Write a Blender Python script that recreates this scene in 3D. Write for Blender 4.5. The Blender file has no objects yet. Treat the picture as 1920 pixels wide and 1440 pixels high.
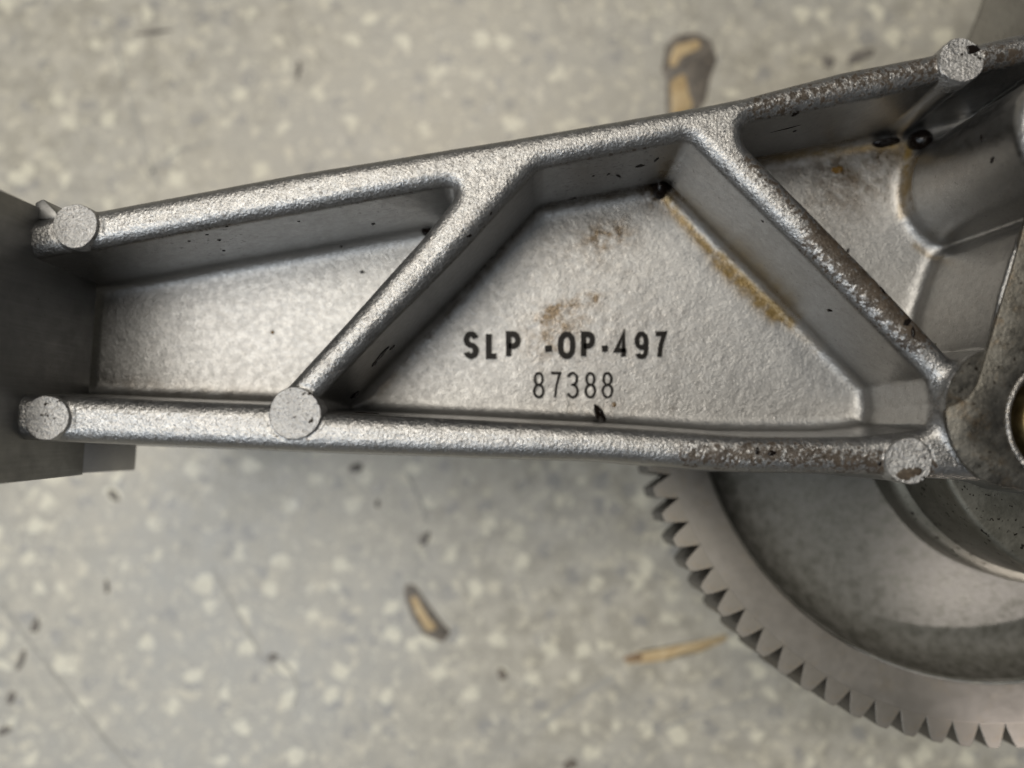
import bpy, bmesh, math, random
import numpy as np
from mathutils import Vector, Matrix, Quaternion

# ------------------------------------------------------------------ frame of reference
# Modelling unit: 1 unit = 0.1 mm (S metres).  z = 0 is the plane of the rib tops of the casting.
S = 1e-4
HC = 1443.0                      # camera height above the rib tops (units)
FPX = 1443.0
FLOOR_Z = -900.0
WEB_Z = -270.0                   # pocket floor of the casting
random.seed(4)
rng = np.random.RandomState(7)
scene = bpy.context.scene
col = scene.collection

# ------------------------------------------------------------------ camera
cam_d = bpy.data.cameras.new("camera")
cam = bpy.data.objects.new("camera", cam_d)
col.objects.link(cam)
CAM_Q = Vector((20, -80, -FPX)).normalized().rotation_difference(Vector((0, 0, -1)))
cam.rotation_mode = 'QUATERNION'
cam.rotation_quaternion = CAM_Q
cam.location = (0, 0, HC * S)
cam_d.sensor_width = 36.0
cam_d.lens = FPX / 1920.0 * 36.0
cam_d.clip_start = 0.005
cam_d.clip_end = 50
cam_d.dof.use_dof = True
cam_d.dof.focus_distance = (HC + 110) * S
cam_d.dof.aperture_fstop = 5.0
scene.camera = cam

# ------------------------------------------------------------------ world and lamps (indoor workshop)
world = bpy.data.worlds.new("World")
scene.world = world
world.use_nodes = True
bg = world.node_tree.nodes["Background"]
bg.inputs[0].default_value = (0.95, 0.97, 1.0, 1)
bg.inputs[1].default_value = 0.15


def area(name, loc, target, sx, sy, power, color):
    d = bpy.data.lights.new(name, 'AREA')
    d.shape = 'RECTANGLE'
    d.size = sx
    d.size_y = sy
    d.energy = power
    d.color = color
    o = bpy.data.objects.new(name, d)
    col.objects.link(o)
    o.location = loc
    o.rotation_euler = (Vector(target) - Vector(loc)).to_track_quat('-Z', 'Y').to_euler()
    return o


area("ceiling_lamp", (-0.34, 0.34, 1.25), (0, 0, 0), 1.2, 0.6, 20.0, (1.0, 0.935, 0.83))
area("doorway_light", (-0.38, -0.27, 0.66), (0, 0, -0.05), 0.6, 0.5, 3.9, (0.83, 0.91, 1.0))
sp = bpy.data.lights.new("dish_patch_spot", 'SPOT')  # added narrow spot that makes the bright patch on the gear dish
sp.energy = 30.0
sp.color = (1.0, 0.92, 0.9)
sp.spot_size = math.radians(9.5)
sp.spot_blend = 0.4
sp.shadow_soft_size = 0.01
spo = bpy.data.objects.new("dish_patch_spot", sp)
col.objects.link(spo)

scene.view_settings.view_transform = 'Standard'
scene.view_settings.look = 'None'
scene.view_settings.exposure = -0.27
scene.view_settings.gamma = 1.0

# ------------------------------------------------------------------ helpers
QM = np.array(CAM_Q.to_matrix())


def P(px, py, z=0.0):
    """photo pixel -> point on the horizontal plane z (units)"""
    d = QM @ np.array((px - 960.0, -(py - 720.0), -FPX))
    t = (z - HC) / d[2]
    return np.array((d[0] * t, d[1] * t, z))


def P2(pts, z=0.0):
    return np.array([P(a, b, z)[:2] for a, b in pts])


spot_t = P(2035, 1210, -470) * S
spo.location = (spot_t[0] + 0.16, spot_t[1] - 0.38, spot_t[2] + 0.34)
spo.rotation_euler = (Vector(spot_t) - spo.location).to_track_quat('-Z', 'Y').to_euler()


def hash3(i, j, k, seed):
    h = (i * 374761393 + j * 668265263 + k * 2147483647 + seed * 974711) & 0xffffffff
    h = ((h ^ (h >> 13)) * 1274126177) & 0xffffffff
    h = h ^ (h >> 16)
    return (h & 0xffff) / 65535.0


def vnoise(p, scale, seed=0):
    """value noise of points (n,3) in [-1,1], feature size = scale"""
    q = np.asarray(p, dtype=np.float64) / scale + 1000.0
    i = np.floor(q).astype(np.int64)
    f = q - i
    f = f * f * (3 - 2 * f)
    r = 0
    for a in (0, 1):
        for b in (0, 1):
            for c in (0, 1):
                w = (f[:, 0] if a else 1 - f[:, 0]) * (f[:, 1] if b else 1 - f[:, 1]) * (f[:, 2] if c else 1 - f[:, 2])
                r = r + w * hash3(i[:, 0] + a, i[:, 1] + b, i[:, 2] + c, seed)
    return r * 2 - 1


def sstep(a, b, x):
    t = np.clip((x - a) / (b - a), 0, 1)
    return t * t * (3 - 2 * t)


def link(name, me, mat, parent=None, smooth=True):
    o = bpy.data.objects.new(name, me)
    col.objects.link(o)
    if mat is not None and not me.materials:
        me.materials.append(mat)
    if smooth and len(me.polygons):
        me.polygons.foreach_set("use_smooth", [True] * len(me.polygons))
    if parent is not None:
        o.parent = parent
    return o


def mesh_np(name, V, F):
    me = bpy.data.meshes.new(name)
    me.from_pydata((np.asarray(V) * S).tolist(), [], F if isinstance(F, list) else F.tolist())
    me.update()
    return me


def tag(o, label, cat=None, group=None, kind=None):
    o["label"] = label
    if cat:
        o["category"] = cat
    if group:
        o["group"] = group
    if kind:
        o["kind"] = kind
    return o


def bm_mesh(name, bm, bevel=0.0, seg=2, ang=30):
    bmesh.ops.recalc_face_normals(bm, faces=bm.faces)
    if bevel:
        ed = [e for e in bm.edges if len(e.link_faces) == 2 and e.calc_face_angle(0) > math.radians(ang)]
        bmesh.ops.bevel(bm, geom=ed, offset=bevel, segments=seg, affect='EDGES', profile=0.5, clamp_overlap=True)
    for v in bm.verts:
        v.co *= S
    me = bpy.data.meshes.new(name)
    bm.to_mesh(me)
    bm.free()
    return me


def prism(bm, pts2, z0, z1):
    """closed prism over polygon pts2 (n,2)"""
    lo = [bm.verts.new((p[0], p[1], z0)) for p in pts2]
    hi = [bm.verts.new((p[0], p[1], z1)) for p in pts2]
    n = len(pts2)
    bm.faces.new(hi)
    bm.faces.new(lo[::-1])
    for i in range(n):
        j = (i + 1) % n
        bm.faces.new((lo[i], lo[j], hi[j], hi[i]))


def sharp_by_angle(me, deg=35):
    bm = bmesh.new()
    bm.from_mesh(me)
    for e in bm.edges:
        e.smooth = not (len(e.link_faces) == 2 and e.calc_face_angle(0) > math.radians(deg))
    bm.to_mesh(me)
    bm.free()


def lathe(name, prof, n=160, cx=0.0, cy=0.0):
    """prof: list of (r, z) from inside to outside / top to bottom; returns a closed-of-revolution mesh"""
    V, F = [], []
    m = len(prof)
    for i in range(n):
        a = 2 * math.pi * i / n
        for r, z in prof:
            V.append((cx + r * math.cos(a), cy + r * math.sin(a), z))
    for i in range(n):
        j = (i + 1) % n
        for k in range(m - 1):
            F.append((i * m + k, i * m + k + 1, j * m + k + 1, j * m + k))
    me = mesh_np(name, V, F)
    bm = bmesh.new()
    bm.from_mesh(me)
    bmesh.ops.remove_doubles(bm, verts=bm.verts, dist=1e-7)
    bmesh.ops.recalc_face_normals(bm, faces=bm.faces)
    bm.to_mesh(me)
    bm.free()
    return me


# ------------------------------------------------------------------ materials
def new_mat(name):
    m = bpy.data.materials.new(name)
    m.use_nodes = True
    nt = m.node_tree
    b = nt.nodes["Principled BSDF"]
    return m, nt, b


class N:
    """small node-graph helper"""

    def __init__(s, nt):
        s.nt = nt
        s.co = nt.nodes.new("ShaderNodeTexCoord").outputs["Object"]

    def link(s, a, b):
        s.nt.links.new(a, b)

    def val(s, sock, v):
        if isinstance(v, bpy.types.NodeSocket):
            s.nt.links.new(v, sock)
        else:
            sock.default_value = v

    def noise(s, size, detail=3, rough=0.55, dist=0.0, vec=None, out=0):
        n = s.nt.nodes.new("ShaderNodeTexNoise")
        s.link(vec or s.co, n.inputs["Vector"])
        n.inputs["Scale"].default_value = 1.0 / (size * S)
        n.inputs["Detail"].default_value = detail
        n.inputs["Roughness"].default_value = rough
        n.inputs["Distortion"].default_value = dist
        return n.outputs[out]

    def voro(s, size, rnd=1.0, vec=None, feature='F1', out="Distance"):
        n = s.nt.nodes.new("ShaderNodeTexVoronoi")
        n.feature = feature
        s.link(vec or s.co, n.inputs["Vector"])
        n.inputs["Scale"].default_value = 1.0 / (size * S)
        n.inputs["Randomness"].default_value = rnd
        return n.outputs[out]

    def math(s, op, a, b=0.0, c=0.0, clamp=False):
        n = s.nt.nodes.new("ShaderNodeMath")
        n.operation = op
        n.use_clamp = clamp
        for i, v in enumerate((a, b, c)):
            s.val(n.inputs[i], v)
        return n.outputs[0]

    def ramp(s, x, a, b, lo=0.0, hi=1.0):
        n = s.nt.nodes.new("ShaderNodeMapRange")
        n.interpolation_type = 'SMOOTHSTEP'
        s.val(n.inputs[0], x)
        for i, v in enumerate((a, b, lo, hi)):
            s.val(n.inputs[i + 1], v)
        return n.outputs[0]

    def mix(s, f, a, b, mode='MIX'):
        n = s.nt.nodes.new("ShaderNodeMix")
        n.data_type = 'RGBA'
        n.blend_type = mode
        s.val(n.inputs[0], f)
        for i, v in ((6, a), (7, b)):
            if not isinstance(v, bpy.types.NodeSocket):
                v = (v[0], v[1], v[2], 1.0)
            s.val(n.inputs[i], v)
        return n.outputs[2]

    def attr(s, name):
        n = s.nt.nodes.new("ShaderNodeAttribute")
        n.attribute_name = name
        return n.outputs["Fac"]

    def vmul(s, v, m):
        n = s.nt.nodes.new("ShaderNodeVectorMath")
        n.operation = 'MULTIPLY'
        s.link(v, n.inputs[0])
        n.inputs[1].default_value = m
        return n.outputs[0]

    def vadd(s, v, w, k):
        n = s.nt.nodes.new("ShaderNodeVectorMath")
        n.operation = 'MULTIPLY_ADD'
        s.link(w, n.inputs[0])
        n.inputs[1].default_value = (k, k, k)
        s.link(v, n.inputs[2])
        return n.outputs[0]

    def bump(s, h, dist, strength=1.0, normal=None):
        n = s.nt.nodes.new("ShaderNodeBump")
        s.val(n.inputs["Strength"], strength)
        n.inputs["Distance"].default_value = dist * S
        s.link(h, n.inputs["Height"])
        if normal is not None:
            s.link(normal, n.inputs["Normal"])
        return n.outputs[0]


def _facet(g, normal, size, amount, tilt):
    """tilt the normal per crystal grain, so that single grains glint"""
    c = g.voro(size, 1.0, out="Color")
    a = g.nt.nodes.new("ShaderNodeVectorMath")
    a.operation = 'SUBTRACT'
    g.link(c, a.inputs[0])
    a.inputs[1].default_value = (0.5, 0.5, 0.5)
    sc = g.nt.nodes.new("ShaderNodeVectorMath")
    sc.operation = 'SCALE'
    g.link(a.outputs[0], sc.inputs[0])
    g.val(sc.inputs["Scale"], g.math('MULTIPLY', amount, tilt) if isinstance(amount, bpy.types.NodeSocket) else amount * tilt)
    ad = g.nt.nodes.new("ShaderNodeVectorMath")
    ad.operation = 'ADD'
    g.link(normal, ad.inputs[0])
    g.link(sc.outputs[0], ad.inputs[1])
    no = g.nt.nodes.new("ShaderNodeVectorMath")
    no.operation = 'NORMALIZE'
    g.link(ad.outputs[0], no.inputs[0])
    return no.outputs[0]


N.facet = _facet


def mat_casting():
    m, nt, b = new_mat("sandblasted_cast_aluminium")
    g = N(nt)
    grain = g.attr("grain")
    oil = g.attr("oil")
    amber = g.attr("amber")
    grime = g.attr("grime")
    fine = g.noise(3.2, 2, 0.6)
    grit = g.noise(5.6, 2, 0.6)
    big = g.noise(90, 4, 0.6)
    base = g.mix(big, (0.30, 0.296, 0.287), (0.355, 0.35, 0.34))
    base = g.mix(g.ramp(fine, 0.56, 0.72, 0, 0.22), base, (0.70, 0.69, 0.67))  # pale grains paint sparkle into the base colour
    base = g.mix(g.ramp(grit, 0.50, 0.28, 0, 0.18), base, (0.19, 0.183, 0.17))
    o1 = g.math('MULTIPLY', oil, g.ramp(g.noise(26, 5, 0.7), 0.30, 0.68), clamp=True)
    base = g.mix(g.math('MULTIPLY', o1, 0.9), base, (0.085, 0.060, 0.034))
    base = g.mix(g.math('MULTIPLY', amber, g.ramp(g.noise(30, 3), 0.2, 0.6, 0.35, 1)), base, (0.15, 0.096, 0.026))
    sp_ = g.noise(10, 3, 0.7)
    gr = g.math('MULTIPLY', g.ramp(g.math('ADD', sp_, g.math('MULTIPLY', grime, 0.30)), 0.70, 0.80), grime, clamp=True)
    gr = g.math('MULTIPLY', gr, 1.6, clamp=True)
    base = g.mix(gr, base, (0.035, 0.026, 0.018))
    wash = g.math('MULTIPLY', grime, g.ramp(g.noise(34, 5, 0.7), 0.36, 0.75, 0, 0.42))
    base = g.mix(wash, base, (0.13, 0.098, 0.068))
    g.link(base, b.inputs["Base Color"])
    met = g.math('SUBTRACT', 1.0, g.math('MULTIPLY', g.math('MAXIMUM', gr, g.math('MULTIPLY', amber, 0.75)), 0.9))
    g.link(met, b.inputs["Metallic"])
    ro = g.ramp(g.noise(14, 3), 0.3, 0.7, 0.36, 0.47)
    ro = g.math('ADD', ro, g.ramp(grain, 0.5, 0.95, 0.08, -0.02))
    ro = g.math('ADD', ro, g.ramp(grain, 0.08, 0.45, -0.14, 0.0))
    ro = g.math('SUBTRACT', ro, g.math('MULTIPLY', g.math('ADD', o1, g.math('MULTIPLY', amber, 1.5)), 0.17), clamp=True)
    g.link(ro, b.inputs["Roughness"])
    h = g.math('ADD', g.math('MULTIPLY', grit, 1.0), g.math('MULTIPLY', fine, 0.55))
    n1 = g.bump(h, 1.9, g.ramp(grain, 0, 1, 0.10, 0.9))
    g.link(g.facet(n1, 3.6, grain, 0.13), b.inputs["Normal"])
    return m


def mat_metal(name, c0, c1, rough=0.4, metallic=1.0, grit=0.3, gsize=7.0, rvar=0.08, spots=0.0, spotcol=(0.03, 0.025, 0.02), stain=0.0, glint=0.0, streak=False,
              staincol=(0.12, 0.085, 0.05), patch=60):
    m, nt, b = new_mat(name)
    g = N(nt)
    n = g.noise(patch, 5, 0.62)
    base = g.mix(g.ramp(n, 0.3, 0.7), c0, c1)
    fine = g.noise(gsize, 3, 0.6)
    base = g.mix(g.ramp(fine, 0.35, 0.7, 0, 0.35 * min(1.0, grit * 3)), base, tuple(min(1, x * 1.35) for x in c1))
    if streak:
        sv = g.noise(6.0, 4, 0.7, vec=g.vmul(g.co, (1.0, 1.0, 0.04)))
        base = g.mix(g.ramp(sv, 0.35, 0.7, 0, 0.2), base, tuple(x * 1.5 for x in c1))
        base = g.mix(g.ramp(g.noise(9, 3, 0.7), 0.68, 0.76, 0, 0.8), base, (0.05, 0.045, 0.04))
    if stain:
        base = g.mix(g.ramp(g.noise(45, 5, 0.7), 0.5, 0.72, 0, stain), base, staincol)
    if spots:
        base = g.mix(g.ramp(g.noise(13, 2, 0.6), 0.66 - 0.06 * spots, 0.72 - 0.06 * spots), base, spotcol)
    g.link(base, b.inputs["Base Color"])
    b.inputs["Metallic"].default_value = metallic
    g.link(g.ramp(g.noise(30, 4), 0.3, 0.7, rough - rvar, rough + rvar), b.inputs["Roughness"])
    nn = g.bump(fine, gsize * 0.8, grit)
    g.link(g.facet(nn, gsize, glint, 1.0) if glint else nn, b.inputs["Normal"])
    return m


def mat_oil(name, c, rough=0.05):
    m, nt, b = new_mat(name)
    b.inputs["Base Color"].default_value = (*c, 1)
    b.inputs["Roughness"].default_value = rough
    b.inputs["IOR"].default_value = 1.48
    g = N(nt)
    g.link(g.bump(g.noise(12, 2), 2.0, 0.12), b.inputs["Normal"])
    return m


def mat_floor():
    m, nt, b = new_mat("speckled_vinyl_floor")
    g = N(nt)
    warp = g.noise(40, 3, 0.6, out=1)
    v1 = g.vadd(g.co, warp, 60 * S)
    big = g.noise(420, 4, 0.6)
    mid = g.noise(70, 4, 0.65)
    base = g.mix(g.ramp(mid, 0.3, 0.7), (0.268, 0.25, 0.207), (0.385, 0.36, 0.302))
    base = g.mix(g.ramp(big, 0.35, 0.68, 0, 0.55), base, (0.30, 0.292, 0.268))
    # grey flakes
    d2 = g.voro(66, 1.0, v1)
    c2 = g.voro(66, 1.0, v1, out="Color")
    base = g.mix(g.math('MULTIPLY', g.ramp(d2, 0.42, 0.30), g.ramp(c2, 0.62, 0.66, 0, 0.7)), base, (0.215, 0.21, 0.20))
    # cream flakes, two sizes
    for size, lo, hi, cc, k in ((36, 0.585, 0.66, (0.55, 0.51, 0.40), 0.56), (24, 0.60, 0.68, (0.51, 0.475, 0.38), 0.46)):
        base = g.mix(g.ramp(g.noise(size, 2.0, 0.5, 0.25, vec=v1), lo, hi, 0, k), base, cc)
    base = g.mix(g.ramp(g.noise(15, 2, 0.5), 0.64, 0.72, 0, 0.6), base, (0.60, 0.57, 0.47))
    base = g.mix(g.ramp(g.noise(13, 2, 0.5, 0.2), 0.66, 0.74, 0, 0.45), base, (0.15, 0.145, 0.13))
    vv = g.vadd(v1, warp, 16 * S)
    f = g.math('MULTIPLY', g.ramp(g.voro(84, 1.0, vv), 0.36, 0.22), g.ramp(g.voro(84, 1.0, vv, out="Color"), 0.5, 0.55, 0, 0.75))
    base = g.mix(f, base, (0.58, 0.55, 0.44))
    # dark scuffs
    sc = g.noise(150, 5, 0.75, 0.6)
    base = g.mix(g.ramp(sc, 0.62, 0.74, 0, 0.55), base, (0.13, 0.125, 0.115))
    st = g.noise(34, 3, 0.6, vec=g.vmul(v1, (1.0, 0.55, 1.0)))
    base = g.mix(g.ramp(st, 0.70, 0.78, 0, 0.7), base, (0.11, 0.10, 0.09))
    g.link(base, b.inputs["Base Color"])
    g.link(g.ramp(mid, 0.3, 0.7, 0.28, 0.44), b.inputs["Roughness"])
    g.link(g.bump(mid, 6, 0.15), b.inputs["Normal"])
    return m


M_CAST = mat_casting()
M_PAD = mat_metal("sheared_aluminium_pad", (0.34, 0.33, 0.315), (0.42, 0.41, 0.395), 0.50, 1.0, 0.8, 5.0, spots=0.25, glint=0.2)
M_FLANGE = mat_metal("machined_dark_face", (0.22, 0.219, 0.214), (0.27, 0.268, 0.262), 0.46, 1.0, 0.06, 5.0, patch=200, streak=True)
M_FACE = mat_metal("oily_machined_face", (0.095, 0.089, 0.076), (0.15, 0.142, 0.124), 0.46, 1.0, 0.22, 9.0, spots=0.4, stain=0.7)
M_HOUSE = mat_metal("oily_housing", (0.10, 0.095, 0.076), (0.135, 0.128, 0.106), 0.55, 0.85, 0.1, 10.0, spots=0.55, spotcol=(0.02, 0.017, 0.012))
M_RIM = mat_metal("ground_steel_rim", (0.25, 0.232, 0.205), (0.285, 0.265, 0.237), 0.48, 1.0, 0.02, 9.0, rvar=0.02, stain=0.15, staincol=(0.34, 0.27, 0.16), patch=120)
M_TOOTH = mat_metal("oily_tooth_steel", (0.25, 0.23, 0.198), (0.29, 0.268, 0.236), 0.48, 1.0, 0.02, 9.0, rvar=0.02, stain=0.35, staincol=(0.36, 0.26, 0.13), patch=70)
M_FLANK = mat_metal("oily_shade_flank", (0.07, 0.065, 0.058), (0.12, 0.112, 0.10), 0.42, 0.9, 0.1, 9.0)  # oily, and darkened so the gaps between teeth look shaded
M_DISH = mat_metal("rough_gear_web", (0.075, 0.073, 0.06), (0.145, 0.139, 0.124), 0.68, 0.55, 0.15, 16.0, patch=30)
M_WORN = mat_metal("worn_bore_edge", (0.22, 0.20, 0.175), (0.36, 0.345, 0.325), 0.42, 1.0, 0.7, 14.0, spots=0.6, stain=0.7, staincol=(0.10, 0.065, 0.035))
M_BRASS = mat_metal("brass_bushing", (0.22, 0.15, 0.065), (0.20, 0.16, 0.08), 0.5, 1.0, 0.08, 12.0, stain=0.5, staincol=(0.16, 0.17, 0.06))
M_DARK = mat_metal("dark_bore", (0.10, 0.095, 0.09), (0.14, 0.13, 0.125), 0.45, 0.9, 0.2, 12.0)
M_BODY = mat_metal("grey_pump_body", (0.105, 0.098, 0.082), (0.135, 0.127, 0.107), 0.55, 0.7, 0.15, 12.0)
M_OIL = mat_oil("black_engine_oil", (0.006, 0.004, 0.003))
M_OIL.node_tree.nodes["Principled BSDF"].inputs["Specular IOR Level"].default_value = 0.22
M_AMBER = mat_oil("thin_amber_oil", (0.10, 0.055, 0.012), 0.08)
M_INK = mat_oil("oily_black_stamp", (0.008, 0.0065, 0.005), 0.45)
M_INK.node_tree.nodes["Principled BSDF"].inputs["Specular IOR Level"].default_value = 0.14
M_FLOOR = mat_floor()


def mat_plain(name, c0, c1, rough=0.6, size=20):
    m, nt, b = new_mat(name)
    g = N(nt)
    g.link(g.mix(g.ramp(g.noise(size, 4, 0.65), 0.3, 0.7), c0, c1), b.inputs["Base Color"])
    b.inputs["Roughness"].default_value = rough
    g.link(g.bump(g.noise(size * 0.6, 3), 5, 0.3), b.inputs["Normal"])
    return m


M_TAN = mat_plain("bare_tan_backing", (0.36, 0.25, 0.12), (0.46, 0.36, 0.21))
M_GRUB = mat_plain("tarry_edge", (0.075, 0.066, 0.058), (0.17, 0.145, 0.115))
M_CRUMB = mat_plain("dark_crumb", (0.09, 0.08, 0.07), (0.17, 0.155, 0.135))
M_SCR = mat_plain("scuffed_line", (0.24, 0.232, 0.21), (0.31, 0.30, 0.27), 0.6, 60)
M_TARRY = mat_plain("brown_tar_dark", (0.03, 0.022, 0.015), (0.075, 0.055, 0.035), 0.4, 8)
M_BRUSH = mat_plain("brown_tar", (0.16, 0.105, 0.06), (0.24, 0.16, 0.09))

# ------------------------------------------------------------------ floor
bm = bmesh.new()
R = 9000
n = 8
grid = [[bm.verts.new((-R + 2 * R * i / n, -R + 2 * R * j / n, FLOOR_Z)) for j in range(n + 1)] for i in range(n + 1)]
for i in range(n):
    for j in range(n):
        bm.faces.new((grid[i][j], grid[i + 1][j], grid[i + 1][j + 1], grid[i][j + 1]))
floor = link("floor", bm_mesh("floor", bm), M_FLOOR, smooth=False)
tag(floor, "grey speckled vinyl workshop floor with cream flakes, gouges and scuffs", kind="structure")


# ------------------------------------------------------------------ signed distances
def seg_d(X, Y, a, b):
    vx, vy = b[0] - a[0], b[1] - a[1]
    t = np.clip(((X - a[0]) * vx + (Y - a[1]) * vy) / (vx * vx + vy * vy + 1e-9), 0, 1)
    return np.hypot(X - a[0] - t * vx, Y - a[1] - t * vy)


def poly_sd(X, Y, pts):
    d = np.full(X.shape, 1e9)
    inside = np.zeros(X.shape, bool)
    m = len(pts)
    for i in range(m):
        a, b = pts[i], pts[(i + 1) % m]
        d = np.minimum(d, seg_d(X, Y, a, b))
        c = ((a[1] > Y) != (b[1] > Y)) & (X < (b[0] - a[0]) * (Y - a[1]) / (b[1] - a[1] + 1e-12) + a[0])
        inside ^= c
    return np.where(inside, -d, d)


def round_poly(pts, rad):
    """replace corners by arcs; rad: number or list"""
    out = []
    m = len(pts)
    for i in range(m):
        p, a, b = np.array(pts[i]), np.array(pts[i - 1]), np.array(pts[(i + 1) % m])
        r = rad[i] if hasattr(rad, '__len__') else rad
        u, v = a - p, b - p
        lu, lv = np.linalg.norm(u), np.linalg.norm(v)
        u, v = u / lu, v / lv
        ang = math.acos(max(-1, min(1, float(u @ v))))
        if r <= 0 or ang > 3.05:
            out.append(p)
            continue
        t = min(r / math.tan(ang / 2), 0.48 * lu, 0.48 * lv)
        q0, q1 = p + u * t, p + v * t
        for k in range(7):
            s = k / 6
            out.append((1 - s) ** 2 * q0 + 2 * s * (1 - s) * (p * 0.55 + (q0 + q1) * 0.225) + s * s * q1)
    return np.array(out)


def smin(a, b, k):
    h = np.clip(0.5 + 0.5 * (b - a) / k, 0, 1)
    return b + (a - b) * h - k * h * (1 - h)


def rext(d2, z, top, r):
    qx = d2 + r
    qz = z - top + r
    return np.minimum(np.maximum(qx, qz), 0) + np.hypot(np.maximum(qx, 0), np.maximum(qz, 0)) - r


# plan outlines, read off the photograph on the plane of the rib tops
OUTLINE = P2([(20, 414), (178, 391), (555, 320), (960, 255), (1307, 195), (1400, 177), (1588, 128), (1754, 96), (1920, 56), (2140, 10),
              (2140, 930), (1920, 905), (1800, 898), (1660, 890), (1400, 886), (1120, 863), (640, 848), (480, 842), (133, 828), (-30, 822)])
PK_A = round_poly(P2([(-60, 492), (191, 452), (480, 400), (764, 350), (893, 326), (791, 453), (547, 722), (505, 766), (138, 750), (-60, 742)]),
                  [0, 0, 0, 0, 34, 0, 0, 22, 0, 0])
PK_B = round_poly(P2([(1004, 303), (1296, 247), (1500, 447), (1617, 566), (1752, 704), (1766, 760), (1752, 812), (1690, 822), (1620, 829), (1400, 827),
                      (1120, 807), (631, 784), (552, 779), (649, 676), (880, 440)]),
                  [45, 26, 0, 0, 20, 0, 24, 0, 0, 0, 0, 0, 40, 0, 0])
PK_C = round_poly(P2([(1392, 222), (1653, 172), (1760, 146), (1990, 92), (1990, 705), (1815, 700), (1631, 505), (1436, 307), (1398, 268)]),
                  [22, 0, 0, 0, 0, 20, 0, 20, 20])
PINS = [(142, 424, 43), (89, 783, 42), (553, 775, 49), (1801, 114, 43), (1703, 864, 43)]
PIN_C = [(P(a, b, 4.0), r) for a, b, r in PINS]
C1 = P(1802, 362, WEB_Z)
C1R = 132.0
BOSS = round_poly(np.array([(975, 400), (931, 372), (905, 310), (885, 250), (850, 112), (905, 30), (860, -70), (940, -118), (1180, -150), (1180, 400)]), [0, 40, 30, 60, 40, 0, 0, 0, 0, 0])
SPOT = P(1890, 765, 18)
BORE = P(2014, 790, 24)

VX = 4.0
x0, x1, y0, y1, z0, z1 = -1010.0, 1120.0, -200.0, 760.0, -336.0, 148.0
xs = np.arange(x0, x1, VX)
ys = np.arange(y0, y1, VX)
zs = np.arange(z0, z1, VX)
X, Y = np.meshgrid(xs, ys, indexing='ij')
out2 = poly_sd(X, Y, OUTLINE)
pA, pB, pC = (poly_sd(X, Y, q) for q in (PK_A, PK_B, PK_C))
rib2 = np.maximum.reduce([out2 + 3.0, -pA - 4.0, -pB - 5.0, -pC + 1.0])
pin2 = np.minimum.reduce([np.hypot(X - c[0], Y - c[1]) - (r - 3) for c, r in PIN_C])
boss2 = np.minimum(poly_sd(X, Y, BOSS), np.hypot(X - SPOT[0], Y - SPOT[1]) - 114)
bore2 = np.hypot(X - BORE[0], Y - BORE[1]) - 114
cyl2 = np.hypot(X - C1[0], Y - C1[1]) - C1R
gap2 = [(np.hypot(X - c[0], Y - c[1]) - r) for c, r in PIN_C]
gapm = np.minimum.reduce(gap2)
# slow waviness of the sand-cast ribs
wav = (np.sin(X / 61 + 1.3 * np.sin(Y / 83)) + np.sin(Y / 47 + X / 131)) * 0.7
rib2 = (rib2 + wav * 0.5).astype(np.float32)
f32 = lambda a: a.astype(np.float32)
out2, pin2, boss2, bore2, cyl2, gapm = map(f32, (out2, pin2, boss2, bore2, cyl2, gapm))
topw = f32(wav * 0.9)
F = np.empty((len(xs), len(ys), len(zs)), np.float32)
for k, z in enumerate(zs):
    z = np.float32(z)
    dr = 0.045 * (z + 24)
    rib = rext(rib2 - 4.0 + dr, z, topw, 28.0)
    pin = rext(pin2 + 0.02 * z, z, 1.0, 4.0)
    body = smin(rib, pin, 7.0)
    cy = rext(cyl2 + 0.03 * (z + 270), z, 128.0, 26.0)
    bo = rext(boss2 + 0.05 * (z - 10), z, 18.0, 5.0)
    body = smin(body, cy, 26.0)
    body = smin(body, bo, 22.0)
    web = np.maximum(out2 + 4, abs(z + 297.0) - 27.0)
    body = smin(body, web, 32.0)
    body = np.maximum(body, -(z + 326.0))
    # clearance groove round each ejector pad, bore through the boss
    body = np.maximum(body, 4.2 - np.hypot(gapm - 3.0, z - 1.0))
    body = np.maximum(body, -np.maximum(bore2, -(z + 80)))
    F[:, :, k] = body
F[0] = F[-1] = 1
F[:, 0] = F[:, -1] = 1
F[:, :, 0] = F[:, :, -1] = 1


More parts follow.
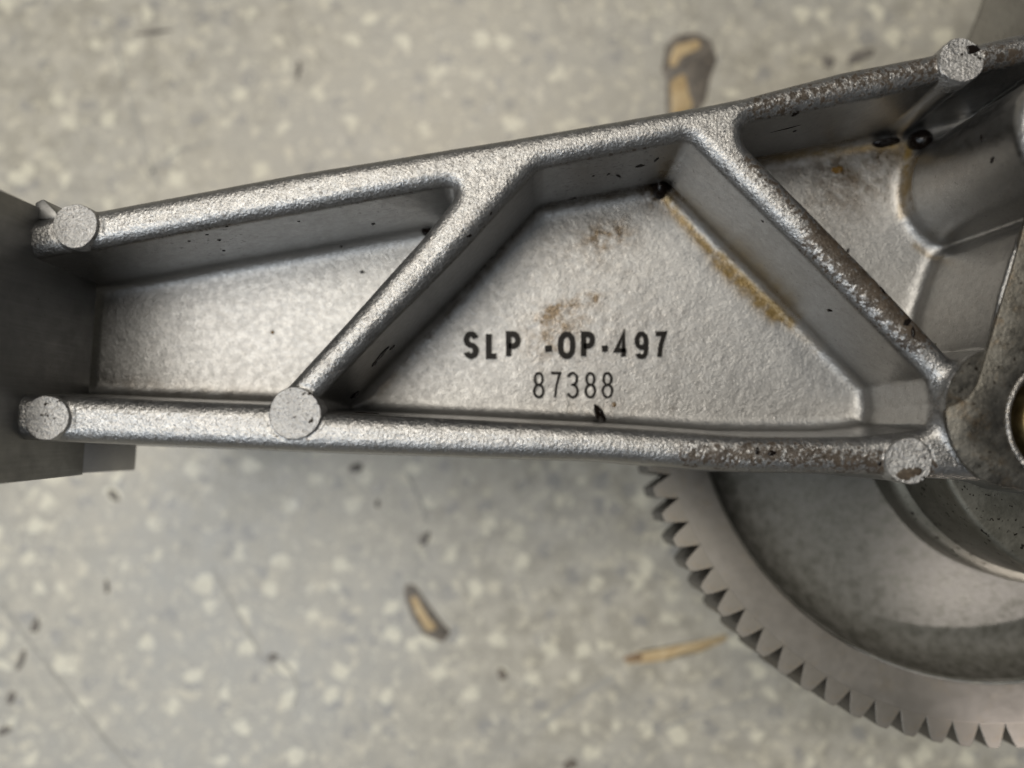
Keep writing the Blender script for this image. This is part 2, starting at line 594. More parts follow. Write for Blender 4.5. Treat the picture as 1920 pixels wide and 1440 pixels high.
def surface_nets(F, org, h):
    neg = F < 0
    a = neg[:-1, :-1, :-1].astype(np.uint8)
    tot = np.zeros(a.shape, np.uint8)
    for i in (0, 1):
        for j in (0, 1):
            for k in (0, 1):
                tot += neg[i:i + a.shape[0], j:j + a.shape[1], k:k + a.shape[2]]
    act = np.argwhere((tot > 0) & (tot < 8))
    ids = np.full(a.shape, -1, np.int32)
    ids[act[:, 0], act[:, 1], act[:, 2]] = np.arange(len(act))
    cor = [(i, j, k) for i in (0, 1) for j in (0, 1) for k in (0, 1)]
    vals = {c: F[act[:, 0] + c[0], act[:, 1] + c[1], act[:, 2] + c[2]] for c in cor}
    acc = np.zeros((len(act), 3))
    cnt = np.zeros(len(act))
    for c in cor:
        for ax in range(3):
            if c[ax]:
                continue
            d = list(c)
            d[ax] = 1
            d = tuple(d)
            fa, fb = vals[c], vals[d]
            m = (fa < 0) != (fb < 0)
            t = fa[m] / (fa[m] - fb[m])
            p = np.tile(np.array(c, float), (m.sum(), 1))
            p[:, ax] += t
            acc[m] += p
            cnt[m] += 1
    V = (act + acc / cnt[:, None]) * h + np.array(org)
    quads = []
    for ax in range(3):
        sl0 = [slice(None)] * 3
        sl1 = [slice(None)] * 3
        sl0[ax] = slice(0, -1)
        sl1[ax] = slice(1, None)
        n0, n1 = neg[tuple(sl0)], neg[tuple(sl1)]
        e = np.argwhere(n0 != n1)
        b, c = [q for q in range(3) if q != ax]
        e = e[(e[:, b] > 0) & (e[:, c] > 0) & (e[:, b] < F.shape[b] - 1) & (e[:, c] < F.shape[c] - 1)]
        s = n0[e[:, 0], e[:, 1], e[:, 2]]
        q = []
        for db, dc in ((1, 1), (0, 1), (0, 0), (1, 0)):
            f = e.copy()
            f[:, b] -= db
            f[:, c] -= dc
            q.append(ids[f[:, 0], f[:, 1], f[:, 2]])
        q = np.stack(q, 1)
        flip = s if ax != 1 else ~s
        q[~flip] = q[~flip][:, ::-1]
        quads.append(q)
    return V, np.concatenate(quads)


V, Q = surface_nets(F, (x0, y0, z0), VX)
del F
me = bpy.data.meshes.new("casting")
me.vertices.add(len(V))
me.loops.add(Q.size)
me.polygons.add(len(Q))
me.vertices.foreach_set("co", (V * S).ravel())
me.loops.foreach_set("vertex_index", Q.ravel())
me.polygons.foreach_set("loop_start", np.arange(0, Q.size, 4))
me.update(calc_edges=True)
nrm = np.empty(len(V) * 3, np.float32)
me.vertices.foreach_get("normal", nrm)
nrm = nrm.reshape(-1, 3)
nz = nrm[:, 2]
# cast texture as real relief: strong on tops and pocket floors, weak on the drawn walls
top = sstep(0.25, 0.7, nz)
rel = vnoise(V, 8.0, 3) * 0.35 + vnoise(V, 17.0, 5) * 0.25 + vnoise(V, 60.0, 8) * 0.7
V = V + nrm * (rel * (0.25 + 0.75 * top))[:, None]
me.vertices.foreach_set("co", (V * S).ravel())
me.update()


def put_attr(me, name, arr):
    a = me.attributes.new(name, 'FLOAT', 'POINT')
    a.data.foreach_set("value", np.clip(arr, 0, 4).astype(np.float32))


def blob(px, py, rx, ry, ang=0.0, z=WEB_Z):
    c = P(px, py, z)
    dx, dy = V[:, 0] - c[0], V[:, 1] - c[1]
    ca, sa = math.cos(ang), math.sin(ang)
    u, v = (dx * ca + dy * sa) / rx, (-dx * sa + dy * ca) / ry
    return np.exp(-(u * u + v * v)) * (np.abs(V[:, 2] - z) < 40)


def stroke(pts, w, z=WEB_Z, zt=40):
    q = P2(pts, z)
    d = np.full(len(V), 1e9)
    for a, b in zip(q[:-1], q[1:]):
        d = np.minimum(d, seg_d(V[:, 0], V[:, 1], a, b))
    return np.exp(-(d / w) ** 2) * (np.abs(V[:, 2] - z) < zt)


put_attr(me, "grain", 0.08 + top * (0.46 + 0.46 * sstep(-70, -20, V[:, 2])))
oil = (1.3 * blob(1140, 442, 52, 34, 0.3) + 1.3 * blob(1238, 362, 40, 44) + 0.8 * stroke([(1010, 392), (1120, 374), (1230, 356)], 9) + 0.7 * stroke([(690, 758), (800, 640), (1000, 400)], 10) + 0.8 * blob(640, 750, 40, 26) + 0.6 * blob(1060, 610, 70, 50) + 1.2 * stroke([(1012, 603), (1045, 575), (1085, 562), (1118, 560)], 13) + 0.5 * blob(1075, 592, 30, 16)
       + 0.55 * blob(1020, 645, 55, 60) + 0.35 * blob(1110, 470, 120, 80) + 0.4 * blob(1090, 770, 120, 26) + 0.6 * blob(1260, 766, 8, 16, -0.5)
       + 1.0 * blob(1566, 322, 34, 30) + 0.7 * blob(1610, 345, 100, 56) + 0.4 * blob(1560, 400, 80, 70) + 0.9 * blob(1665, 296, 50, 26) + 0.5 * blob(1480, 320, 60, 24) + 0.5 * stroke([(1418, 306), (1560, 288), (1690, 268)], 20)
       + 0.45 * stroke([(200, 712), (350, 738), (520, 752)], 24) + 0.5 * stroke([(1240, 355), (1255, 330), (1265, 290)], 26, WEB_Z + 40, 120)
       + 0.25 * blob(1180, 640, 200, 130) + 0.75 * stroke([(1250, 375), (1300, 432), (1372, 500), (1430, 556), (1482, 604)], 9) + 0.45 * stroke([(1705, 285), (1692, 340), (1690, 400)], 8))
amber = (0.9 * stroke([(1345, 488), (1400, 545), (1450, 590)], 20) + 1.0 * stroke([(1252, 380), (1300, 440), (1370, 505), (1425, 560), (1478, 606)], 13) + 0.45 * stroke([(1478, 606), (1530, 655)], 10)
         + 0.9 * stroke([(1704, 280), (1694, 320), (1688, 365), (1690, 405)], 9) + 0.6 * stroke([(1715, 460), (1757, 493), (1738, 540)], 7)
         + 0.8 * stroke([(1410, 305), (1560, 285), (1700, 270)], 10) + 0.5 * blob(1676, 292, 34, 22))
put_attr(me, "oil", oil)
put_attr(me, "amber", np.minimum(amber, 1))
ribtop = sstep(-70, -20, V[:, 2]) * sstep(0.0, 0.4, nz)
gr = 0.28 * ribtop + 0.12


def near(pts, w, z=0.0):
    q = P2(pts, z)
    d = np.full(len(V), 1e9)
    for a, b in zip(q[:-1], q[1:]):
        d = np.minimum(d, seg_d(V[:, 0], V[:, 1], a, b))
    return np.exp(-(d / w) ** 2)


gr += ribtop * (0.8 * near([(1540, 450), (1650, 560), (1720, 630)], 30) + 0.62 * near([(1300, 855), (1480, 850), (1740, 880)], 24)
                + 0.5 * near([(1420, 200), (1620, 150), (1900, 100)], 26) + 0.45 * near([(1560, 450), (1400, 300)], 16))
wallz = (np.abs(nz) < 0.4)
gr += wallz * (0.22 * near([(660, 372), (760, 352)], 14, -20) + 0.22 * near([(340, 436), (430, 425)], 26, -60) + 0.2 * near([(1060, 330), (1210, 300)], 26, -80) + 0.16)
put_attr(me, "grime", gr)

pump = bpy.data.objects.new("oil_pump", None)
col.objects.link(pump)
tag(pump, "oily cast aluminium oil pump with ribbed bracket arm and toothed gear wheel on speckled floor", "oil pump")
casting = link("casting", me, M_CAST, pump)
tag(casting, "ribbed sandblasted grey aluminium bracket arm with three pockets")

# ------------------------------------------------------------------ ejector pads
for i, (c, r) in enumerate(PIN_C):
    nseg = 44
    rr = [r * (1 + 0.018 * math.sin(3 * t + i) + rng.uniform(-0.018, 0.018)) for t in np.linspace(0, 2 * math.pi, nseg, endpoint=False)]
    Vv, Ff = [], []
    rings = [(1.0, -42), (1.0, 4.5), (0.965, 6.6), (0.6, 6.2), (0.3, 6.8)]
    for f, z in rings:
        for k in range(nseg):
            a = 2 * math.pi * k / nseg
            Vv.append((c[0] + rr[k] * f * math.cos(a), c[1] + rr[k] * f * math.sin(a), z + (rng.uniform(-0.7, 0.7) if f < 0.97 else 0)))
    for q in range(len(rings) - 1):
        for k in range(nseg):
            l = (k + 1) % nseg
            Ff.append((q * nseg + k, q * nseg + l, (q + 1) * nseg + l, (q + 1) * nseg + k))
    Vv.append((c[0], c[1], 6.4))
    for k in range(nseg):
        Ff.append(((len(rings) - 1) * nseg + k, (len(rings) - 1) * nseg + (k + 1) % nseg, len(Vv) - 1))
    pm = mesh_np("ejector_pad", Vv, Ff)
    pad = link("ejector_pad", pm, M_PAD, pump)
    sharp_by_angle(pm, 40)
    PIN_C[i] = (c, r, pad)


def lump(name, center, rx, ry, rz, mat, parent=None, seed=0, rough=0.18, ang=0.0, flat=0.0, seg=20, rings=12):
    """flattened irregular droplet"""
    bm = bmesh.new()
    bmesh.ops.create_uvsphere(bm, u_segments=seg, v_segments=rings, radius=1)
    co = np.array([v.co for v in bm.verts])
    nn = vnoise(co * 10 + seed * 37.1, 7.0, seed)
    for v, q in zip(bm.verts, nn):
        p = v.co * (1 + rough * q)
        if p.z < -flat:
            p.z = -flat
        x, y = p.x * rx, p.y * ry
        v.co = (center[0] + x * math.cos(ang) - y * math.sin(ang), center[1] + x * math.sin(ang) + y * math.cos(ang), center[2] + p.z * rz)
    return link(name, bm_mesh(name, bm), mat, parent)


# marks on two pads
p = P(1824, 92, 6.5)
lump("casting_pit", (p[0], p[1], 6.2), 13, 8, 2.0, M_OIL, PIN_C[3][2], 3, 0.5, 0.3)
p = P(1704, 888, 6.5)
lump("tar_patch", (p[0], p[1], 5.9), 20, 11, 1.6, M_TARRY, PIN_C[4][2], 5, 0.5, 0.2)


# ------------------------------------------------------------------ stamped part number
def arc(cx, cy, rx, ry, a0, a1, n=14):
    return [(cx + rx * math.cos(math.radians(a0 + (a1 - a0) * i / n)), cy + ry * math.sin(math.radians(a0 + (a1 - a0) * i / n))) for i in range(n + 1)]


GL = {
    'S': [arc(.5, .75, .5, .25, 15, 180) + arc(.5, .75, .5, .25, 190, 255, 4) + arc(.5, .25, .5, .25, 75, 0, 5) + arc(.5, .25, .5, .25, -10, -165)],
    'L': [[(0, 1), (0, 0), (1, 0)]],
    'P': [[(0, 0), (0, 1), (.5, 1)] + arc(.5, .73, .5, .27, 85, -85) + [(.5, .46), (0, .46)]],
    'O': [arc(.5, .62, .5, .38, 0, 180) + arc(.5, .38, .5, .38, 180, 360) + [(1, .62)]],
    '4': [[(.75, 0), (.75, 1), (0, .28), (1.05, .28)]],
    '9': [arc(.5, .70, .5, .30, -10, 350, 22), [(1, .70), (1, .35)] + arc(.5, .28, .5, .28, 0, -150)],
    '7': [[(0, 1), (1, 1), (.62, .5), (.45, 0)]],
    '8': [arc(.5, .755, .42, .245, -90, 270, 22), arc(.5, .26, .5, .26, 90, 450, 22)],
    '3': [arc(.45, .76, .45, .24, 160, -80) + arc(.45, .26, .5, .26, 85, -160)],
}


def ribbon(pts, w):
    pts = [np.array(p, float) for p in pts]
    L, Rr = [], []
    for i, p in enumerate(pts):
        a = pts[max(i - 1, 0)]
        b = pts[min(i + 1, len(pts) - 1)]
        t0 = p - a if i else b - p
        t1 = b - p if i < len(pts) - 1 else p - a
        t0, t1 = t0 / (np.linalg.norm(t0) + 1e-9), t1 / (np.linalg.norm(t1) + 1e-9)
        n0, n1 = np.array((-t0[1], t0[0])), np.array((-t1[1], t1[0]))
        m = n0 + n1
        m = m / (np.linalg.norm(m) + 1e-9)
        s = w / 2 / max(0.45, float(m @ n0))
        L.append(p + m * s)
        Rr.append(p - m * s)
    return L, Rr


def glyph(name, ch, box, w, parent, zt):
    bx0, by0, bx1, by1 = box
    V_, F_ = [], []
    for si, st in enumerate(GL[ch]):
        pts = [(bx0 + w / 2 + x * (bx1 - bx0 - w), by1 - w / 2 - y * (by1 - by0 - w)) for x, y in st]
        L, Rr = ribbon(pts, w)
        b = len(V_)
        nn = len(L)
        for q in L + Rr:
            jit = rng.uniform(-0.5, 0.5, 2)
            p = P(q[0] + jit[0], q[1] + jit[1], zt)
            V_.append((p[0], p[1], zt + 0.25 * si))
        for q in L + Rr:
            p = P(q[0], q[1], zt)
            V_.append((p[0], p[1], zt - 9))
        o = b + 2 * nn
        for i in range(nn - 1):
            F_.append((b + i, b + i + 1, b + nn + i + 1, b + nn + i))
            F_.append((b + i, o + i, o + i + 1, b + i + 1))
            F_.append((b + nn + i, b + nn + i + 1, o + nn + i + 1, o + nn + i))
        F_.append((b, b + nn, o + nn, o))
        F_.append((b + nn - 1, o + nn - 1, o + 2 * nn - 1, b + 2 * nn - 1))
    me = mesh_np(name, V_, F_)
    bm = bmesh.new()
    bm.from_mesh(me)
    bmesh.ops.recalc_face_normals(bm, faces=bm.faces)
    bm.to_mesh(me)
    bm.free()
    return link(name, me, M_INK, parent, smooth=False)


LZ = WEB_Z + 4.6
for ch, a, b in (('S', 869, 897), ('L', 911, 936), ('P', 948, 976), ('O', 1046, 1079), ('P', 1089, 1116), ('4', 1151, 1178), ('9', 1190, 1216), ('7', 1225, 1250)):
    o = glyph("stamped_letter" if ch.isalpha() else "stamped_digit", ch, (a, 621, b, 673), 10.5 if ch in 'SLPO' else 8.8, casting, LZ)
    o["label"] = "bold black stamped character " + ch
for a, b in ((1021, 1035), (1128, 1140)):
    bm = bmesh.new()
    prism(bm, P2([(a, 648), (b, 647), (b, 659), (a + 1, 660)], LZ), LZ - 9, LZ)
    link("stamped_dot", bm_mesh("stamped_dot", bm), M_INK, casting, smooth=False)
for ch, a, b in (('8', 999, 1021), ('7', 1031, 1052), ('3', 1063, 1086), ('8', 1096, 1118), ('8', 1128, 1150)):
    o = glyph("stamped_digit", ch, (a, 697, b, 747), 4.6, casting, LZ)
    o["label"] = "thin dark stamped digit " + ch

# ------------------------------------------------------------------ mounting flange at the left end
w0, w1 = P(65, 385, 0), P(24, 905, 0)
dirn = (w0 - w1)[:2]
bm = bmesh.new()
prism(bm, np.array([w0[:2], w0[:2] + (-170, 60), w1[:2] + (-190, 0), w1[:2]]), -232, 150)
fl = link("mounting_flange", bm_mesh("mounting_flange", bm, 3.0), M_FLANGE, pump)
sharp_by_angle(fl.data, 30)
fl["label"] = "dark smooth upright flange at the left end of the arm"
bm = bmesh.new()
a0 = w1[:2] + dirn * 0.0 + (0, 4)
a1 = w1[:2] + dirn * 0.20
lo = [(a0[0] + 58, a0[1]), (a1[0] + 58, a1[1]), (a1[0] - 150, a1[1]), (a0[0] - 150, a0[1])]
hi = [(a0[0] - 2, a0[1]), (a1[0] - 2, a1[1]), (a1[0] - 150, a1[1]), (a0[0] - 150, a0[1])]
lv = [bm.verts.new((*q, -345)) for q in lo]
hv = [bm.verts.new((*q, -226)) for q in hi]
bm.faces.new(lv[::-1])
bm.faces.new(hv)
for i in range(4):
    j = (i + 1) % 4
    bm.faces.new((lv[i], lv[j], hv[j], hv[i]))
fo = link("flange_foot", bm_mesh("flange_foot", bm, 3.0), mat_metal("smooth_foot_metal", (0.50, 0.495, 0.49), (0.56, 0.555, 0.55), 0.45, 1.0, 0.1, 6.0, patch=200), fl)
sharp_by_angle(fo.data, 30)
# flash tabs where the ribs run into the flange
for (qa, qb, zt) in (((70, 376), (104, 404), -14), ((10, 742), (44, 768), -16)):
    bm = bmesh.new()
    q = P2([(qa[0] - 6, qa[1] + 4), (qa[0] + 10, qa[1] - 4), (qb[0], qb[1] - 8), (qb[0] + 6, qb[1] + 6), (qa[0], qb[1] + 8)], zt)
    prism(bm, q, -90, zt)
    t = link("flash_tab", bm_mesh("flash_tab", bm, 4.0), M_FLANGE, fl)
    sharp_by_angle(t.data, 40)

# ------------------------------------------------------------------ machined face, bore and bushing at the right end
face_px = [(1985, 250), (1950, 330), (1918, 432), (1900, 500), (1872, 590), (1843, 690), (1833, 722), (1817, 745), (1797, 755), (1780, 762), (1774, 772), (1777, 800),
           (1788, 836), (1806, 868), (1836, 897), (1880, 912), (1990, 930)]
q = P2(face_px, 24)
arcp = [BORE[:2] + 124 * np.array((math.cos(t), math.sin(t))) for t in np.linspace(-math.pi / 2, -1.5 * math.pi, 40)]
poly = np.vstack([q, arcp])
bm = bmesh.new()
prism(bm, poly, 12, 24)
mf = link("machined_face", bm_mesh("machined_face", bm, 1.6), M_FACE, pump)
sharp_by_angle(mf.data, 30)
mf["label"] = "dull oily machined face with a cracked left edge"
cs, cb = SPOT[:2], BORE[:2]
ca_ = [cs + 113 * np.array((math.cos(t), math.sin(t))) for t in np.linspace(0, 2 * math.pi, 120, endpoint=False)]
base_a = math.atan2(*(cb - cs)[::-1])
ca_ = [cs + 113 * np.array((math.cos(base_a + t), math.sin(base_a + t))) for t in np.linspace(0, 2 * math.pi, 121)]
ca_ = [p for p in ca_ if np.hypot(*(p - cb)) > 125]
a_end = math.atan2(*(ca_[-1] - cb)[::-1])
a_beg = math.atan2(*(ca_[0] - cb)[::-1])
a_end, a_beg = a_end % (2 * math.pi), a_beg % (2 * math.pi)
in_ = [cb + 125 * np.array((math.cos(t), math.sin(t))) for t in np.linspace(a_end, a_beg, 30)[1:-1]]
bm = bmesh.new()
prism(bm, np.array(ca_ + in_), 8, 20.5)
sf = link("spot_face", bm_mesh("spot_face", bm), M_FACE, pump)
sharp_by_angle(sf.data, 30)
br = lathe("bore_ring", [(124.5, 10), (125, 23), (122, 27), (116, 25), (109, 14), (106, -4), (106, -120), (122, -120)], 96, BORE[0], BORE[1])
bo_ = link("bore_ring", br, M_WORN, pump)
bo_["label"] = "worn bright rim of the bore"
link("bore_floor", lathe("bore_floor", [(0.01, -70), (106.5, -70), (106.5, -78), (0.01, -78)], 64, BORE[0], BORE[1]), M_DARK, pump)
bs = link("bushing", lathe("bushing", [(50, -60), (50, -14), (56, -6), (66, -6), (72, -12), (75, -24), (75, -75)], 96, BORE[0], BORE[1]), M_BRASS, pump)
bs["label"] = "yellow brass bushing inside the bore"

# ------------------------------------------------------------------ housing under the boss
HX, HY = 1202.0, 37.0
ho = link("pump_housing", lathe("pump_housing", [(0.01, -142), (356, -142), (366, -146), (371, -156), (374, -330), (385, -338), (394, -344), (397, -356), (397, -425), (0.01, -425)], 180, HX, HY), M_HOUSE, pump)
sharp_by_angle(ho.data, 50)
ho["label"] = "olive grey stepped round housing spotted with oil"

# ------------------------------------------------------------------ gear wheel
GZ = -430.0
NT = 79
GC = np.array((GXC, GYC)) if 'GXC' in globals() else None
tips = np.array([(1218, 902), (1237, 957), (1258, 1011), (1285, 1057), (1312, 1105), (1350, 1148), (1385, 1194), (1427, 1230), (1468, 1263), (1518, 1296), (1564, 1327),
                 (1612, 1350), (1660, 1371), (1710, 1386), (1764, 1396), (1814, 1402), (1868, 1402)], float)
TILT = math.radians(5.0)         # the far (upper) side of the wheel sits lower
ny_, nz_ = -math.sin(TILT), math.cos(TILT)
c_ = P(1880, 722, GZ)


def on_gear(px, py):
    d = QM @ np.array((px - 960.0, -(py - 720.0), -FPX))
    o = np.array((0, 0, HC))
    nn = np.array((0, -ny_, nz_))
    t = ((c_ - o) @ nn) / (d @ nn)
    p = o + d * t - c_
    return np.array((p[0], p[1] / math.cos(TILT)))


tp = np.array([on_gear(*t) for t in tips])
A_ = np.c_[2 * tp, np.ones(len(tp))]
sol = np.linalg.lstsq(A_, (tp ** 2).sum(1), rcond=None)[0]
GCX, GCY = sol[0], sol[1]
RT = float(np.sqrt(sol[2] + GCX ** 2 + GCY ** 2)) - 2
angs = np.unwrap(np.arctan2(tp[:, 1] - GCY, tp[:, 0] - GCX))
pitch = 2 * math.pi / NT
phase = float(np.mean(angs - np.arange(len(angs)) * pitch))
ip = np.array([on_gear(*t) for t in ((1339, 890), (1393, 1011), (1447, 1094), (1518, 1165), (1660, 1248), (1743, 1275), (1910, 1286))])
RIN = float(np.mean(np.hypot(ip[:, 0] - GCX, ip[:, 1] - GCY)))
print("GEAR", GCX, GCY, RT, RIN, phase, "tilt centre", c_)
RR = RT - 50                      # root radius
GT = 150                          # thickness
gprof = [(150, 20), (190, 10), (240, 0), (330, -14), (RIN - 190, -66), (RIN - 80, -92), (RIN - 44, -76), (RIN - 22, -52), (RIN - 10, -24), (RIN - 4, -6), (RIN, -1), (RIN + 4, 0),
         (RR - 4, 0), (RR, -4), (RR, -GT + 4), (RR - 4, -GT), (150, -GT), (150, 20)]
GM = Matrix.Translation(Vector(c_ * S)) @ Matrix.Rotation(-TILT, 4, 'X') @ Matrix.Translation(Vector((GCX * S, GCY * S, 0)))
gear = link("gear_wheel", lathe("gear_wheel", [p for p in gprof if p[0] >= RIN - 3][:], 316), M_RIM, pump)
gear.matrix_local = GM
sharp_by_angle(gear.data, 40)
gear["label"] = "steel gear wheel with flat pale rim below the arm"
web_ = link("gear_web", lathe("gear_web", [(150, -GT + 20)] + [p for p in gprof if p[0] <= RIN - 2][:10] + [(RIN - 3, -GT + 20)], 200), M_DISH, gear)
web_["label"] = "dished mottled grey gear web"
# one tooth, shared by all
hw = pitch * RT
prof2 = [(RR - 8, -0.47), (RR + 2, -0.455), (RR + 12, -0.405), (RR + 24, -0.345), (RR + 36, -0.285), (RT - 5, -0.22), (RT, -0.16), (RT, 0.16), (RT - 5, 0.22), (RR + 36, 0.285),
         (RR + 24, 0.345), (RR + 12, 0.405), (RR + 2, 0.455), (RR - 8, 0.47)]
bm = bmesh.new()
prism(bm, np.array([(r, f * hw) for r, f in prof2]), -GT + 2, -0.6)
tm = bm_mesh("tooth", bm, 1.2, 1, 50)
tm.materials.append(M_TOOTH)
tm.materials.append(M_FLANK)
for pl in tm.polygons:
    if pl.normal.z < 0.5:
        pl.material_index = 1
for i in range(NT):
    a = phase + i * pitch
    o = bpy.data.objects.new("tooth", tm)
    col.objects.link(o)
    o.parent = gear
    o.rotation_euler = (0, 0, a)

# ------------------------------------------------------------------ lower body at the upper right, standing on the floor
bz = -500.0
q = P2([(1852, -20), (1834, 30), (1812, 84), (1800, 140), (2300, 140), (2300, -160), (1900, -160)], bz)
bm = bmesh.new()
prism(bm, q, bz - 14, bz)
bd = link("pump_body", bm_mesh("pump_body", bm, 8.0), M_BODY, pump)
sharp_by_angle(bd.data, 30)
bd["label"] = "grey lower body behind the upper right rib"
ft = link("base_drum", lathe("base_drum", [(0.01, -560), (330, -560), (340, -570), (340, FLOOR_Z), (0.01, FLOOR_Z)], 96, HX + 60, HY + 60), M_BODY, pump)


# ------------------------------------------------------------------ oil drops lying on the casting
def drop(px, py, rx, ry, rz, label, mat=M_OIL, z=WEB_Z, ang=0.0, seed=0, rough=0.2, dz=0.0):
    p = P(px, py, z)
    o = lump("oil_drop", (p[0], p[1], z + dz), rx, ry, rz, mat, None, seed, rough, ang, 0.3)
    return tag(o, label, "oil drop", "oil drops on the casting")


drop(1722, 266, 27, 25, 32, "large glossy black oil drop under the upper right pad, beside the round housing wall", seed=1, ang=0.3, rough=0.1, dz=6)
drop(1662, 268, 34, 10, 20, "thin dark oil bead along the foot of the upper right rib", seed=2, ang=0.12)
drop(803, 428, 15, 20, 26, "black oil drop in the sharp corner of the left pocket", seed=3, ang=-0.3, dz=4)
drop(1236, 352, 17, 30, 24, "black oil pool in the upper corner of the central pocket", seed=4, ang=0.1, dz=4)
drop(1125, 779, 9, 27, 22, "long black oil streak below the stamped digits at the lower rib", seed=5, ang=0.45, rough=0.3)
drop(505, 482, 12, 10, 18, "small black oil blot at the top edge of the left pocket", seed=6, rough=0.4)
drop(601, 464, 7, 7, 14, "tiny oil speck right of the black blot in the left pocket", seed=7)
drop(1758, 493, 10, 10, 8, "small amber oil bead at the corner of the right pocket", M_AMBER, seed=8, dz=2)
drop(511, 623, 4, 4, 2, "tiny brown speck in the middle of the left pocket floor", M_AMBER, seed=9)
drop(679, 510, 5, 4, 2.5, "tiny dark speck near the diagonal rib in the left pocket", seed=10)
drop(1151, 759, 5, 6, 2.5, "tiny brown bead just under the last stamped digit", M_AMBER, seed=11)
drop(1570, 318, 13, 10, 3, "flat brown oil spot on the right pocket floor", M_AMBER, seed=12, rough=0.5)

# ------------------------------------------------------------------ specks of black oil on the walls and in the corners
from mathutils.bvhtree import BVHTree
bvh = BVHTree.FromPolygons((V).tolist(), Q.tolist())
for i, (px, py, rr, el) in enumerate(((1200, 311, 8, 1.2), (1141, 326, 4, 1.5), (1112, 330, 3, 1), (1075, 372, 6, 1.4), (1160, 330, 5, 2.2), (716, 664, 13, 1.5), (702, 682, 9, 1.3),
                                      (735, 652, 7, 1.2), (420, 470, 3.5, 1), (355, 452, 3, 1), (388, 440, 3, 1), (411, 450, 4, 1), (425, 425, 3, 1), (700, 420, 5, 1.5), (560, 415, 3, 1),
                                      (1492, 213, 7, 1.1), (1490, 246, 4, 1), (1475, 241, 3, 9), (1555, 582, 5, 1.8), (1430, 415, 3, 1), (640, 462, 3, 1), (1860, 300, 4, 2), (1840, 260, 4, 2),
                                      (1590, 470, 4, 1.5), (1655, 545, 6, 1.4), (1700, 605, 7, 1.5), (1712, 622, 5, 2), (1448, 850, 6, 1.6), (1420, 846, 5, 1.4), (1650, 870, 4, 1), (1230, 300, 5, 2),
                                      (880, 442, 4, 1.5), (920, 400, 3, 1.3), (665, 740, 12, 1.5), (690, 775, 10, 2.4))):
    d = Vector((QM @ np.array((px - 960.0, -(py - 720.0), -FPX))).tolist()).normalized()
    hit, hn, _, _ = bvh.ray_cast(Vector((0, 0, HC)), d)
    if hit is None:
        continue
    bm = bmesh.new()
    bmesh.ops.create_uvsphere(bm, u_segments=14, v_segments=8, radius=1)
    co = np.array([v.co for v in bm.verts])
    nn_ = vnoise(co * 10 + i * 31.7, 6.0, i)
    rot = hn.to_track_quat('Z', 'Y').to_matrix()
    spin = Matrix.Rotation(0.2 if el > 5 else i * 1.3, 3, 'Z')
    for v, q_ in zip(bm.verts, nn_):
        p_ = v.co * (1 + 0.4 * q_)
        v.co = hit + rot @ (spin @ Vector((p_.x * rr * el, p_.y * rr / math.sqrt(el) if el < 5 else p_.y * 1.6, p_.z * min(2.2, rr * 0.4))))
    link("oil_speck", bm_mesh("oil_speck", bm), M_OIL, casting)

# ------------------------------------------------------------------ chips, scuffs and crumbs of the floor
FZ = FLOOR_Z


def patch(name, pts, mat, z, h=3.0, jit=0.0):
    q = round_poly(P2(pts, z), 12)
    q = q + rng.uniform(-jit, jit, q.shape)
    bm = bmesh.new()
    prism(bm, q, z - 1, z + h)
    return link(name, bm_mesh(name, bm, 1.0, 1), mat, floor)


o = patch("gouge", [(757, 1100), (775, 1094), (800, 1128), (826, 1162), (846, 1186), (830, 1204), (795, 1190), (772, 1155), (760, 1120)], M_GRUB, FZ, 4, 2)
o["label"] = "dark edged gouge in the floor with tan middle"
patch("gouge_core", [(768, 1116), (782, 1120), (806, 1160), (824, 1180), (800, 1184), (780, 1150)], M_TAN, FZ + 4, 2, 2)
o = patch("gouge", [(1246, 92), (1262, 70), (1300, 62), (1332, 76), (1342, 110), (1330, 150), (1322, 190), (1300, 230), (1248, 240), (1250, 160), (1240, 130)], M_GRUB, FZ, 4, 3)
o["label"] = "dark tar blot on the floor above the arm"
patch("gouge_core", [(1252, 118), (1266, 86), (1312, 72), (1312, 92), (1280, 104), (1266, 130)], M_TAN, FZ + 4, 2, 3)
patch("gouge_core", [(1258, 150), (1284, 136), (1292, 180), (1300, 200), (1260, 230)], M_TAN, FZ + 4, 2, 3)
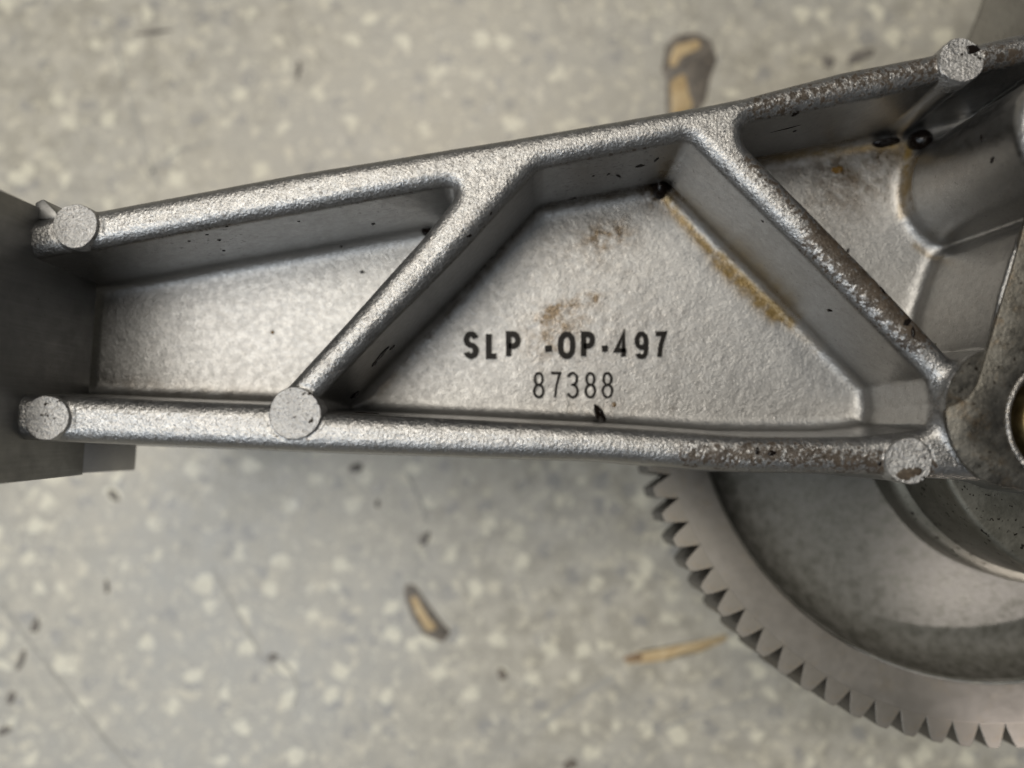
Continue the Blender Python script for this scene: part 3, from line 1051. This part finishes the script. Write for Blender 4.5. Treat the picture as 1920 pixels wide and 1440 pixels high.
o = patch("gouge", [(1168, 1232), (1200, 1222), (1260, 1212), (1310, 1202), (1362, 1190), (1364, 1198), (1310, 1222), (1250, 1236), (1200, 1242), (1172, 1242)], M_TAN, FZ, 3, 3)
o["label"] = "yellow tan scrape on the floor beside the gear teeth"
patch("gouge_core", [(1168, 1232), (1206, 1222), (1204, 1240), (1172, 1242)], M_BRUSH, FZ + 3, 2, 2)
for x, y, rx, ry, an in ((942, 1266, 14, 24, 0.3), (1068, 1434, 26, 18, 0), (668, 876, 22, 16, 0.2), (796, 1010, 14, 26, -0.6), (66, 1172, 12, 30, -0.2), (40, 1240, 10, 36, -0.3),
                         (22, 1306, 14, 24, -0.4), (8, 1370, 24, 12, 0.3), (290, 60, 60, 8, 0.1), (560, 132, 8, 40, -0.1), (215, 930, 12, 26, 0.7), (1552, 116, 24, 26, 0.2),
                         (1612, 106, 44, 20, 0.4), (708, 945, 8, 14, 0), (512, 1232, 14, 14, 0), (200, 1100, 6, 24, 0.1)):
    p = P(x, y, FZ)
    lump("crumb", (p[0], p[1], FZ), rx * 0.9, ry * 0.8, 5, M_CRUMB if x not in (942, 1068) else M_GRUB, floor, int(x), 0.45, an, 0.2, 14, 8)


def scratch(pts, w, mat=M_SCR):
    L, Rr = ribbon([P(a, b, FZ)[:2] for a, b in pts], w)
    nn = len(L)
    V_ = [(q[0] + rng.uniform(-w, w) * .12, q[1], FZ + 0.9) for q in L + Rr]
    me = mesh_np("scratch", V_, [(i, i + 1, nn + i + 1, nn + i) for i in range(nn - 1)])
    return link("scratch", me, mat, floor, smooth=False)


scratch([(1, 1130), (60, 1210), (130, 1300), (200, 1390), (250, 1445)], 9)
scratch([(215, 60), (232, 140), (250, 210), (275, 290), (300, 350)], 8)
scratch([(275, 330), (330, 285), (400, 265)], 9)
scratch([(1010, 1365), (1080, 1310), (1150, 1268)], 14)
scratch([(1245, 1365), (1310, 1340), (1420, 1310)], 10)
scratch([(765, 890), (785, 930), (800, 975)], 9)
scratch([(400, 1065), (440, 1140), (490, 1230), (520, 1260)], 6)
scratch([(520, 1232), (545, 1255), (560, 1290), (550, 1325)], 9)
